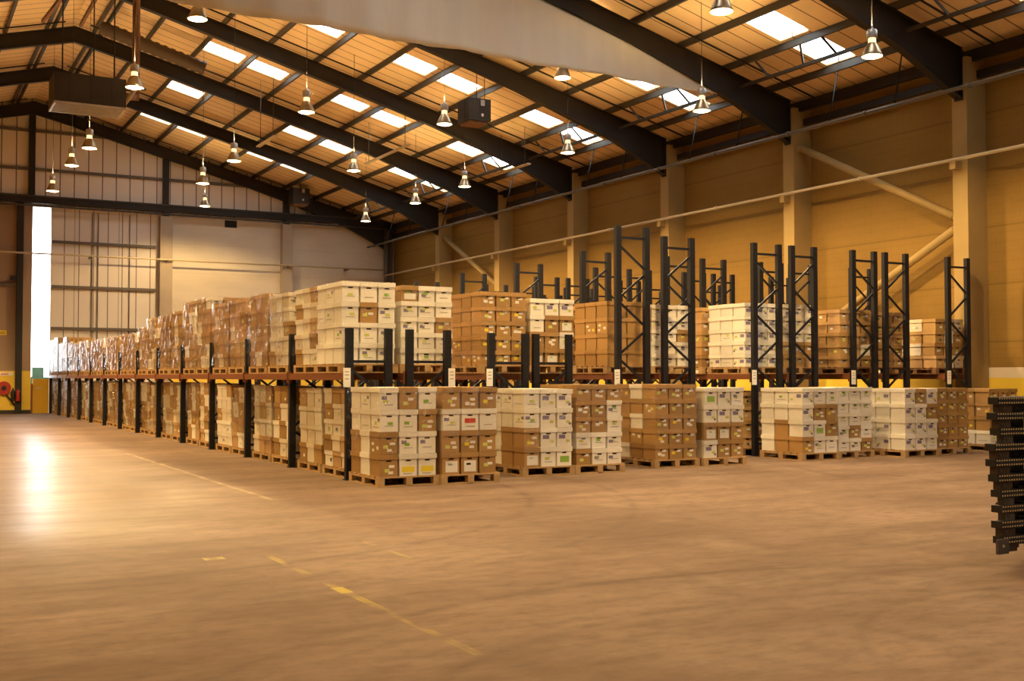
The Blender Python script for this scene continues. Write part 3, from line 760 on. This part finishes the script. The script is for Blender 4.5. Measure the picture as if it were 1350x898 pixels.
PALS = {m: pallet_single(m) for m in ('wood', 'wood_dark')}
def pallet(u, v, z, lab, parts, m='wood'):
    if parts:
        p = thing('pallet', (u, v, z), lab, 'pallet', 'wooden pallets under the box stacks')
        d, e, g = PAL[m]
        link('top_deck', d, p)
        for i in range(3): link('bearer', e, p, (i * 0.44, 0, 0))
        link('end_board', g, p); link('end_board', g, p, (0, 1.1, 0))
    else:
        tag(link('pallet', PALS[m], None, (u, v, z)), lab, 'pallet', 'wooden pallets under the box stacks')

# ------------------------------------------------------------------ boxes
CACHE = {}
def box_body(w, d, h, c):
    k = ('b', w, d, h, c)
    if k not in CACHE:
        b = MB(); b.box(0.013, 0.013, 0, w - 0.013, d - 0.013, h - 0.012, 'card_white' if c == 'W' else 'card_brown'); CACHE[k] = b.mesh('archive_box')
    return CACHE[k]
def box_lid(w, d, h, c):
    k = ('l', w, d, h, c)
    if k not in CACHE:
        b = MB(); b.box(0, 0, h - 0.078, w, d, h - 0.003, 'card_white' if c == 'W' else 'card_brown'); CACHE[k] = b.mesh('lid')
    return CACHE[k]
def quad_plate(mname):
    k = ('q', mname)
    if k not in CACHE:
        b = MB(); b.box(0, -0.0025, 0, 1, 0, 1, mname); CACHE[k] = b.mesh('label')
    return CACHE[k]
def plate(name, mname, parent, face, x, z, w, h):
    """thin plate on the -v face ('f') or the -u face ('s') of a box; x runs along the face"""
    o = link(name, quad_plate(mname), parent)
    if face == 'f': o.location = (x, 0.013, z)
    else: o.location = (0.013, x + w, z); o.rotation_euler = (0, 0, -PI / 2)
    o.scale = (w, 1, h)
    return o
def decorate(o, face, width, h, code):
    """hand hole, stickers and print on one face"""
    c, ex = code[0], code[1:]
    if ex == 'x': return
    if face == 'f': plate('hand_hole', 'slot_dark', o, face, width / 2 - 0.04, h - 0.11, 0.08, 0.022)
    elif R.random() < 0.6: return
    if ex == 'y': plate('label', 'sticker_yellow', o, face, 0.05, 0.055, width - 0.1, 0.085); plate('label', 'print_grey', o, face, 0.07, 0.025, width - 0.16, 0.015); return
    if ex == 'g': plate('label', 'sticker_green', o, face, 0.07, 0.06, width - 0.13, 0.10); return
    if ex == 'r': plate('label', 'sticker_red', o, face, 0.06, 0.11, 0.18, 0.07); plate('label', 'print_grey', o, face, 0.09, 0.05, 0.14, 0.02); return
    if ex == 'p':
        plate('label', 'print_purple', o, face, 0.045, h - 0.185, 0.12, 0.065)
        plate('label', 'sticker_lime', o, face, width - 0.12, 0.07, 0.07, 0.045)
        if R.random() < 0.7: plate('label', 'print_purple', o, face, width - 0.075, 0.04, 0.045, 0.04)
        return
    if ex == 'l': plate('label', 'paper', o, face, 0.06, 0.03, width - 0.1, h - 0.16); plate('label', 'sticker_green', o, face, 0.10, 0.13, 0.07, 0.03); return
    if c == 'W':
        plate('label', 'print_grey', o, face, 0.08, R.uniform(0.06, 0.09), width - 0.16, 0.012)
        if R.random() < 0.75: plate('label', R.choice(['sticker_lime', 'sticker_lime', 'sticker_green']), o, face, R.uniform(0.06, width - 0.16), R.uniform(0.09, 0.12), 0.08, 0.045)
        if R.random() < 0.35: plate('label', 'print_purple', o, face, R.uniform(0.03, 0.06), h - 0.18, 0.08, 0.05)
    else:
        plate('label', 'paper', o, face, width - R.uniform(0.13, 0.16), R.uniform(0.12, 0.14), 0.085, 0.04)
        plate('label', R.choice(['sticker_lime', 'sticker_lime', 'sticker_yellow', 'paper']), o, face, R.uniform(0.05, 0.09), R.uniform(0.05, 0.11), 0.075, 0.05)
        if R.random() < 0.5: plate('label', 'paper', o, face, R.uniform(0.12, width - 0.12), R.uniform(0.03, 0.06), 0.075, 0.04)

MASS = MB()
def mass_box(u, v, z, w, d, h, white, front=True, side=True):
    m = R.choice(['mw0', 'mw1', 'mw2'] if white else ['mb0', 'mb1', 'mb2', 'mb0'])
    MASS.box(u + 0.014, v + 0.014, z, u + w - 0.014, v + d - 0.014, z + h - 0.078, m, 'xXyY')
    MASS.box(u, v, z + h - 0.078, u + w, v + d, z + h - 0.003, m)
    def q(face, x, zz, ww, hh, mn):
        mi = MASS.m(mn)
        if face == 'f': MASS.face([(u + x, v + 0.011, z + zz), (u + x + ww, v + 0.011, z + zz), (u + x + ww, v + 0.011, z + zz + hh), (u + x, v + 0.011, z + zz + hh)], mi)
        else: MASS.face([(u + 0.011, v + x + ww, z + zz), (u + 0.011, v + x, z + zz), (u + 0.011, v + x, z + zz + hh), (u + 0.011, v + x + ww, z + zz + hh)], mi)
    for face, wd, on in (('f', w, front), ('s', d, side)):
        if not on: continue
        if face == 'f': q(face, wd / 2 - 0.04, h - 0.115, 0.08, 0.022, 'slot_dark')
        elif R.random() < 0.6: continue
        q(face, R.uniform(0.05, wd - 0.15), R.uniform(0.05, 0.1), 0.085, 0.05, R.choice(['paper', 'sticker_lime', 'paper', 'print_grey'] if not white else ['sticker_lime', 'print_purple', 'print_grey', 'print_grey']))
        if R.random() < 0.5: q(face, R.uniform(0.05, wd - 0.13), R.uniform(0.03, 0.12), 0.07, 0.04, R.choice(['paper', 'sticker_lime']))

def layer_word(i, n):
    return 'bottom' if i == 0 else 'top' if i == n - 1 else ORD[i]
def code_words(c):
    return {'y': 'white box, yellow label', 'g': 'white box, green label', 'r': 'white box, red sticker', 'p': 'white box, purple print', 'l': 'brown box, white label'}.get(c[1:]) or ('white box' if c[0] == 'W' else 'brown box')
NBOX = 0
def stack_individual(u0, v0, z0, front, side, where, w, d, h, jit=0.006, grp='archive boxes on the pallets', nv=3, wcol=None):
    """front / side: rows from the TOP; front columns run away from the aisle, side columns run from the front corner backwards (without the corner box)"""
    global NBOX
    n = len(front); nu = len(front[0])
    for i in range(n):
        zz = z0 + i * h
        fr = front[n - 1 - i]; sd = side[n - 1 - i] if side else None
        dx, dy = R.uniform(-jit, jit), R.uniform(-jit, jit)
        for j in range(nu):
            for q in range(nv):
                code = None
                if q == 0: code = fr[j]
                elif sd and j == 0 and q - 1 < len(sd): code = sd[q - 1]
                uu, vv = u0 + j * (w + 0.008) + dx, v0 + q * (d + 0.008) + dy
                if code is None:
                    if j == 0 or j == nu - 1 or q == nv - 1 or i == n - 1:
                        mass_box(uu, vv, zz, w, d, h, (fr[j][0] == 'W') if R.random() < 0.75 else R.random() < 0.5, False, not sd and j == 0)
                    continue
                c = code[0]
                place = ('front corner' if sd and j == 0 else ['aisle end of front', 'middle of front', 'far end of front'][j if nu == 3 else j * 2]) if q == 0 else ('aisle side middle' if q == 1 else 'aisle side rear')
                lab = '%s, %s layer, %s, %s' % (code_words(code), layer_word(i, n), place, where)
                o = link('archive_box', box_body(w, d, h, c), None, (uu, vv - (R.uniform(0, 0.014) if q == 0 else 0), zz), R.uniform(-0.01, 0.01) if q == 0 else 0)
                tag(o, lab, 'box', grp); NBOX += 1
                ld = link('lid', box_lid(w, d, h, c), o)
                if i == n - 1 and R.random() < 0.5: ld.rotation_euler = (R.uniform(-0.015, 0.015), R.uniform(-0.02, 0.02), 0)
                if q == 0: decorate(o, 'f', w, h, code)
                if sd and j == 0:
                    decorate(o, 's', d, h, code if code[1:] in ('p',) else code[0])

def stack_mass(u0, v0, z0, rows, w, d, h, pw, nu=3, nv=3):
    """a stack of the far or inner racking; pw(i) is the share of white boxes in layer i"""
    for i in range(rows):
        dx, dy = R.uniform(-0.012, 0.012), R.uniform(-0.015, 0.015)
        for j in range(nu):
            for q in range(nv):
                if 0 < j < nu - 1 and 0 < q < nv - 1 and i < rows - 1: continue
                if i == rows - 1 and R.random() < 0.08 and j: continue
                mass_box(u0 + j * (w + 0.01) + dx, v0 + q * (d + 0.01) + dy, z0 + i * h, w, d, h, R.random() < pw(i), q == 0, j == 0)

W_, D_ = 0.30, 0.385
PZ = 0.148
S2 = lambda a: [a, a]
FLOOR_STACKS = [
 # u0, v0, front rows (top first), side rows, where, h
 (6.27, 15.46, [['W', 'B', 'W'], ['W', 'W', 'B'], ['B', 'W', 'W'], ['B', 'Wy', 'Wy']], [['W', 'W'], ['W', 'W'], ['Wy', 'B'], ['W', 'B']], 'floor pallet at the aisle corner', 0.325),
 (7.25, 15.40, [['B', 'B', 'B'], ['W', 'Wr', 'W'], ['B', 'B', 'B'], ['Bl', 'Bl', 'B']], None, 'second floor pallet from the aisle', 0.325),
 (8.97, 16.00, [['W', 'Wp', 'Wp'], ['W', 'Wp', 'Wp'], ['B', 'Wp', 'Wp'], ['Bl', 'W', 'Wg']], [['W', 'W'], ['W', 'W'], ['B', 'W'], ['B', 'W']], 'third floor pallet from the aisle', 0.315),
 (9.97, 16.02, [['B', 'B', 'B'], ['B', 'B', 'W'], ['B', 'B', 'W'], ['W', 'W', 'W'], ['B', 'W', 'W']], None, 'fourth floor pallet from the aisle', 0.265),
 (11.80, 16.34, [['B', 'B', 'B']] * 5, [['W', 'B'], ['B', 'B'], ['W', 'B'], ['B', 'B'], ['B', 'W']], 'fifth floor pallet from the aisle', 0.265),
 (12.85, 16.30, [['Wg', 'Wp', 'W'], ['Wp', 'Wp', 'Wp'], ['Bl', 'Bl', 'B'], ['Wp', 'B', 'B']], None, 'sixth floor pallet from the aisle', 0.315),
 (15.26, 16.40, [['Wp', 'W', 'W'], ['Wp', 'B', 'B'], ['Wp', 'Wg', 'B'], ['B', 'W', 'W']], [['W', 'Wp'], ['W', 'Wp'], ['B', 'Wp'], ['B', 'Wp']], 'seventh floor pallet from the aisle', 0.31),
 (16.28, 16.50, [['W', 'W', 'W'], ['W', 'W', 'W'], ['W', 'W', 'W'], ['W', 'B', 'W'], ['W', 'W', 'B']], None, 'eighth floor pallet from the aisle', 0.25),
 (17.70, 16.12, [['Wp', 'B', 'Wp'], ['Wp', 'Wp', 'B'], ['Wp', 'Wp', 'Wp'], ['Wp', 'Wp', 'W']], [['Wp', 'Wp'], ['W', 'Wp'], ['Wp', 'Wp'], ['Wp', 'Wp']], 'ninth floor pallet from the aisle', 0.305),
 (18.78, 16.25, [['B', 'B', 'B']] * 5, None, 'tenth floor pallet from the aisle', 0.245),
 (20.72, 16.55, [['B', 'B', 'B'], ['B', 'B', 'B'], ['B', 'B', 'B'], ['W', 'W', 'W']], [['B', 'B'], ['B', 'B'], ['B', 'B'], ['W', 'W']], 'last floor pallet beside the wall', 0.30),
]
for k, (u0, v0, fr, sd, where, h) in enumerate(FLOOR_STACKS):
    pallet(u0 - 0.02, v0 - 0.02, 0, 'wooden pallet on the floor, ' + where.replace('floor pallet', 'one') + ' in the front row', True, 'wood' if k not in (1,) else 'wood')
    stack_individual(u0, v0, PZ, fr, sd, where, W_, D_, h)
UZ = ZB + PZ + 0.003
UP = [
 (6.24, 16.98, [['W', 'W', 'W'], ['W', 'B', 'W'], ['W', 'W', 'W'], ['W', 'W', 'W']], [['W', 'W'], ['W', 'W'], ['W', 'W'], ['W', 'W']], 'upper pallet at the aisle corner', 0.325),
 (7.27, 17.02, [['Bl', 'W', 'W'], ['W', 'W', 'W'], ['W', 'W', 'B'], ['W', 'W', 'W'], ['W', 'W', 'W']], None, 'second upper pallet from the aisle', 0.255),
 (9.08, 17.74, [['B', 'B', 'B']] * 5, [['B', 'B'], ['Bl', 'B'], ['B', 'B'], ['B', 'B'], ['B', 'B']], 'third upper pallet from the aisle', 0.258),
 (10.08, 17.74, [['W', 'Wp', 'Wp'], ['W', 'B', 'Bl'], ['B', 'B', 'W'], ['Bl', 'Bl', 'B']], None, 'fourth upper pallet from the aisle', 0.30),
]
for k, (u0, v0, fr, sd, where, h) in enumerate(UP):
    pallet(u0 - 0.02, v0 - 0.02, ZB + 0.002, 'wooden pallet on the rack beams, ' + where.replace('upper pallet', 'one') + ' along the rack ends', True)
    stack_individual(u0, v0, UZ, fr, sd, where, W_, D_, h)
# brown cartons and white boxes of the tall racks' first bays
UP2 = [
 (12.0, 18.16, [['Bx', 'Bx']] * 4, [['B', 'B']] * 4, 'fifth upper pallet from the aisle', 0.31, 0.46),
 (15.36, 18.16, [['Wp', 'Wp', 'Wp']] * 5, [['W', 'Wp']] * 5, 'seventh upper pallet from the aisle', 0.262, W_),
]
for k, (u0, v0, fr, sd, where, h, w) in enumerate(UP2):
    pallet(u0 - 0.02, v0 - 0.02, ZB + 0.002, 'wooden pallet on the rack beams, ' + where.replace('upper pallet', 'one') + ' along the rack ends', True)
    stack_individual(u0, v0, UZ, fr, sd, where, w, D_, h)

# other first-bay stacks of the inner racks
IN_UP = {5: [(5, 0.24, 0.92), (5, 0.25, 0.1)], 6: [None, (5, 0.255, 0.05)], 7: [(5, 0.262, 0.6), (5, 0.255, 0.1)], 8: [(5, 0.25, 0.06), (5, 0.26, 0.0)], 9: [(5, 0.245, 0.05), (4, 0.26, 0.2)], 10: [(4, 0.28, 0.55), (4, 0.3, 0.6)],
         1: [None, (4, 0.3, 0.3)], 2: [None, (4, 0.3, 0.3)], 3: [None, (4, 0.3, 0.3)], 4: [None, (4, 0.3, 0.0)]}
for k, lst in IN_UP.items():
    u0, u1, tall, nb = RACKS[k]
    us = (u0 + u1) / 2 - 0.47 + {1: 0.09, 3: 0.1, 7: 0.13, 9: 0.06}.get(k, 0.0)
    for j, s in enumerate(lst):
        if s is None: continue
        v = RV[k] + 0.24 + j * 1.28
        rows, h, p = s
        pallet(us - 0.02, v - 0.02, ZB + 0.002, 'wooden pallet on the beams of the %s rack from the aisle, %s behind its frame' % (ORD[k], ORD[j]), k >= 5 and j == 0, 'wood_dark' if k >= 8 else 'wood')
        pw = (lambda i, p=p, r=rows: (0.98 if i >= 2 else 0.05)) if k == 7 and j == 0 else (lambda i, p=p: p)
        stack_mass(us, v, UZ, rows, W_, D_, h, pw)
for k in range(1, 11):
    u0, u1, tall, nb = RACKS[k]
    us = (u0 + u1) / 2 - 0.47 + {1: 0.17, 3: 0.1, 7: 0.07, 9: 0.06}.get(k, 0.0)
    for j in range(2):
        v = RV[k] + 0.24 + j * 1.28
        pallet(us - 0.02, v - 0.02, 0, 'wooden pallet on the floor of the %s rack from the aisle, %s from its frame' % (ORD[k], ORD[j]), False, 'wood_dark')
        stack_mass(us, v, PZ, 4, W_, D_, 0.285, lambda i: 0.35)

# aisle rack: two stacks to a bay on each level
n_aisle = 0
FILM_AT = []
for bay in range(13):
    for j in range(2):
        v = V0 + bay * BAYL + 0.16 + j * 1.30
        n = bay * 2 + j
        us = 6.19
        # floor level
        us = 6.365
        rows = R.choice([4, 4, 5]); h = 1.28 / rows + R.uniform(-0.012, 0.012)
        p = R.uniform(0.35, 0.95) if n < 10 else R.uniform(0.1, 0.5)
        lo = R.random() < 0.4
        pallet(us - 0.02, v - 0.02, 0, 'wooden pallet on the floor of the aisle rack, %s stack along from the corner' % ORD[n], n < 6, 'wood')
        stack_mass(us, v, PZ, rows, W_, D_, h, (lambda i, p=p, lo=lo: 0.15 if lo and i == 0 else p))
        FILM_AT.append((us, v, PZ, rows * h, n, 0))
        # beam level
        us = 6.285
        if n == 0: FILM_AT.append((6.24, 16.98, UZ, 1.3, n, 2)); continue
        if n < 3: rows, h, p = 5, 0.262, [0, 0.6, 0.9][n]
        elif n < 6: rows, h, p = 5, 0.275, 0.12
        elif n < 8: rows, h, p = 6, 0.262, 0.3
        else: rows, h, p = R.choice([4, 5]), R.uniform(0.255, 0.29), R.uniform(0.05, 0.35)
        pallet(us - 0.02, v - 0.02, ZB + 0.002, 'wooden pallet on the beams of the aisle rack, %s upper stack along from the corner' % ORD[n], n < 6, 'wood')
        stack_mass(us, v, UZ, rows, W_, D_, h, (lambda i, p=p: p))
        FILM_AT.append((us, v, UZ, rows * h, n, 1))
mo = MASS.obj('archive_boxes')
tag(mo, 'the rest of the white and brown archive boxes packed along the racks', 'boxes', None, 'stuff')

# ------------------------------------------------------------------ stretch film
def film_mesh(W, L, H, seed, cover, mname='film'):
    """wrinkled sheet round the aisle side, the front and part of the top; cover gives the slanting lower edge"""
    rr = random.Random(seed); b = MB(); mi = b.m(mname); o = 0.036
    path = []
    for i in range(13): path.append((-o, L + o - (L + 2 * o) * i / 12))
    for i in range(1, 10): path.append((-o + (W + o) * i / 9, -o))
    nz = 12; ph = [rr.uniform(0, 6) for _ in range(4)]
    n = len(path)
    for k, (x, y) in enumerate(path):
        z0 = cover * (0.10 + 0.35 * (0.5 + 0.5 * math.sin(k * 0.33 + ph[0]))) * H + 0.02
        for j in range(nz + 1):
            t = j / nz; z = z0 + (H * 1.0 - z0) * t
            d = 0.010 * math.sin(k * 1.7 + ph[1] + 3 * t) * math.sin(7 * t + ph[2] + k * 0.6)
            b.v.append((x + (d if abs(y) < L else 0) * (-1 if x < 0 else 0), y + (d if y < 0 else 0), z + 0.012 * math.sin(k * 0.9 + ph[3])))
    for k in range(n - 1):
        for j in range(nz):
            a = k * (nz + 1) + j; b.f.append((a, a + nz + 1, a + nz + 2, a + 1)); b.mi.append(mi); b.smooth.append(True)
    return b.mesh('stretch_film')
FM = {}
def film(u, v, z, W, L, H, seed, cover, lab, mname='film'):
    key = (round(W, 2), round(L, 2), round(H, 2), seed, cover, mname)
    if key not in FM: FM[key] = film_mesh(W, L, H, seed, cover, mname)
    tag(link('stretch_film', FM[key], None, (u, v, z)), lab, 'plastic film', 'clear stretch film round the stacks')
for (u, v, z, H, n, lvl) in FILM_AT:
    where = ['floor stack', 'upper stack', 'corner upper stack'][lvl]
    if lvl == 0 and n in (2, 5, 6): continue
    lab = 'clear shiny stretch film round the %s %s along the aisle rack' % (ORD[n], where)
    film(u, v, z, 0.93, 1.18, H + 0.01, n % 5, 0 if (n > 8 or lvl == 1) else 1, lab, 'film_thin' if n < 2 or lvl == 2 else 'film')
for k, (u0, v0, fr, sd, where, h) in enumerate(FLOOR_STACKS):
    film(u0, v0, PZ, 0.92, 1.18, len(fr) * h + 0.008, k % 4, 1, 'clear stretch film clinging round the boxes on the ' + where, 'film_thin')
for k, (u0, v0, fr, sd, where, h) in enumerate(UP[1:]):
    film(u0, v0, UZ, 0.92, 1.18, len(fr) * h + 0.008, k % 4, 0, 'clear stretch film clinging round the boxes on the ' + where, 'film_thin')

# ------------------------------------------------------------------ pile of loose rack posts lying at the near right
b0u, b0v, LF, NL, PITCHZ = 8.07, 6.42, 3.2, 10, 0.1285
def pile_post():
    b = MB(); b.box(0, -0.045, 0, LF, 0.05, 0.058, 'bundle_black')
    k = 0.02
    while k < LF:
        for z in (0.006, 0.042): b.box(k, -0.0465, z, k + 0.015, -0.045, z + 0.013, 'hole_pale', 'y')
        k += 0.03
    return b.mesh('rack_post')
def pile_plate(x0, w, mname, y=-0.03):
    b = MB(); b.box(x0, y, -0.0695, x0 + w, 0.04, -0.0005, mname); b.tube((x0 + 0.04, y - 0.008, -0.035), (x0 + 0.04, y, -0.035), 0.012, 'steel_grey', 8)
    return b.mesh('connector_plate')
PP = pile_post()
PL = [pile_plate(0.05, 0.15, 'bundle_brown'), pile_plate(0.07, 0.12, 'bundle_grey'), pile_plate(0.04, 0.16, 'bundle_brown')]
shift = [0.05, 0.03, 0.035, 0.03, 0.0, -0.03, -0.035, 0.03, -0.01, 0.01]
for i in range(NL):
    nm = 'topmost' if i == NL - 1 else 'lowest' if i == 0 else ORD[NL - 1 - i] + ' from the top'
    z = 0.215 + i * PITCHZ
    t = tag(link('rack_post', PP, None, (b0u + shift[i], b0v, z)), 'black perforated rack post lying flat at the face of the pile, ' + nm, 'rack post', 'loose rack posts in a pile')
    link('connector_plate', PL[(i * 2 + i // 3) % 3], t)
    if i == 0: foot_post = t
    for q in (1, 2):
        t = tag(link('rack_post', PP, None, (b0u + 0.24 * q + R.uniform(0, 0.05), b0v + 0.125 * q, z)), 'black rack post lying in the pile, %s, %s row behind the face' % (nm, ORD[q]), 'rack post', 'loose rack posts in a pile'); link('connector_plate', PL[1], t)
e = MB(); e.box(-0.03, -0.075, -0.075, 0.10, -0.05, 0.045, 'bundle_grey'); e.tube((0.03, -0.08, -0.01), (0.03, -0.075, -0.01), 0.012, 'hole_pale', 8)
e.obj('end_plate', foot_post, (-0.06, 0, 0))['label'] = 'grey steel end plate'
for k, u in enumerate((9.2, 10.7)):
    b = MB(); b.box(u, 6.3, 0, u + 0.1, 6.8, 0.143, 'wood_dark'); tag(b.obj('timber_bearer'), 'timber bearer on the floor under the pile of rack posts, ' + ['toward its free ends', 'toward the wall'][k], 'bearer')

# ------------------------------------------------------------------ daylight
w = bpy.data.worlds.new('world'); scene.world = w; w.use_nodes = True
bg = w.node_tree.nodes['Background']; bg.inputs['Color'].default_value = (0.90, 0.96, 1.0, 1); bg.inputs['Strength'].default_value = 8.0
def portal(name, center, sx, sy, rot):
    l = bpy.data.lights.new(name, 'AREA'); l.shape = 'RECTANGLE'; l.size = sx; l.size_y = sy; l.cycles.is_portal = True
    o = bpy.data.objects.new(name, l); COL.objects.link(o); o.location = center; o.rotation_euler = rot
ang = math.atan(SL)
for (va, vb) in SKYV:
    for side in (1,):
        uc = (9.33 + 21.33) / 2; x = RU + side * (uc - RU)
        portal('daylight_portal', (x, (va + vb) / 2, zr(uc) + 0.09), (21.33 - 9.33) / math.cos(ang), vb - va, (0, side * ang, 0))
portal('daylight_portal', ((DU0 + DU1) / 2, VG + 0.3, 5.3), DU1 - DU0, 7.7, (-PI / 2, 0, 0))

# ------------------------------------------------------------------ view
vs = scene.view_settings
vs.view_transform = 'Standard'; vs.look = 'None'; vs.gamma = 1; vs.use_curve_mapping = False
vs.exposure = 0.34
cy = scene.cycles
cy.use_denoising = True
cy.max_bounces = 10; cy.diffuse_bounces = 5; cy.glossy_bounces = 4; cy.transparent_max_bounces = 24
cy.sample_clamp_indirect = 6.0
cy.caustics_reflective = False; cy.caustics_refractive = False
print('boxes', NBOX, 'windows', nwin, 'objects', len(bpy.data.objects))
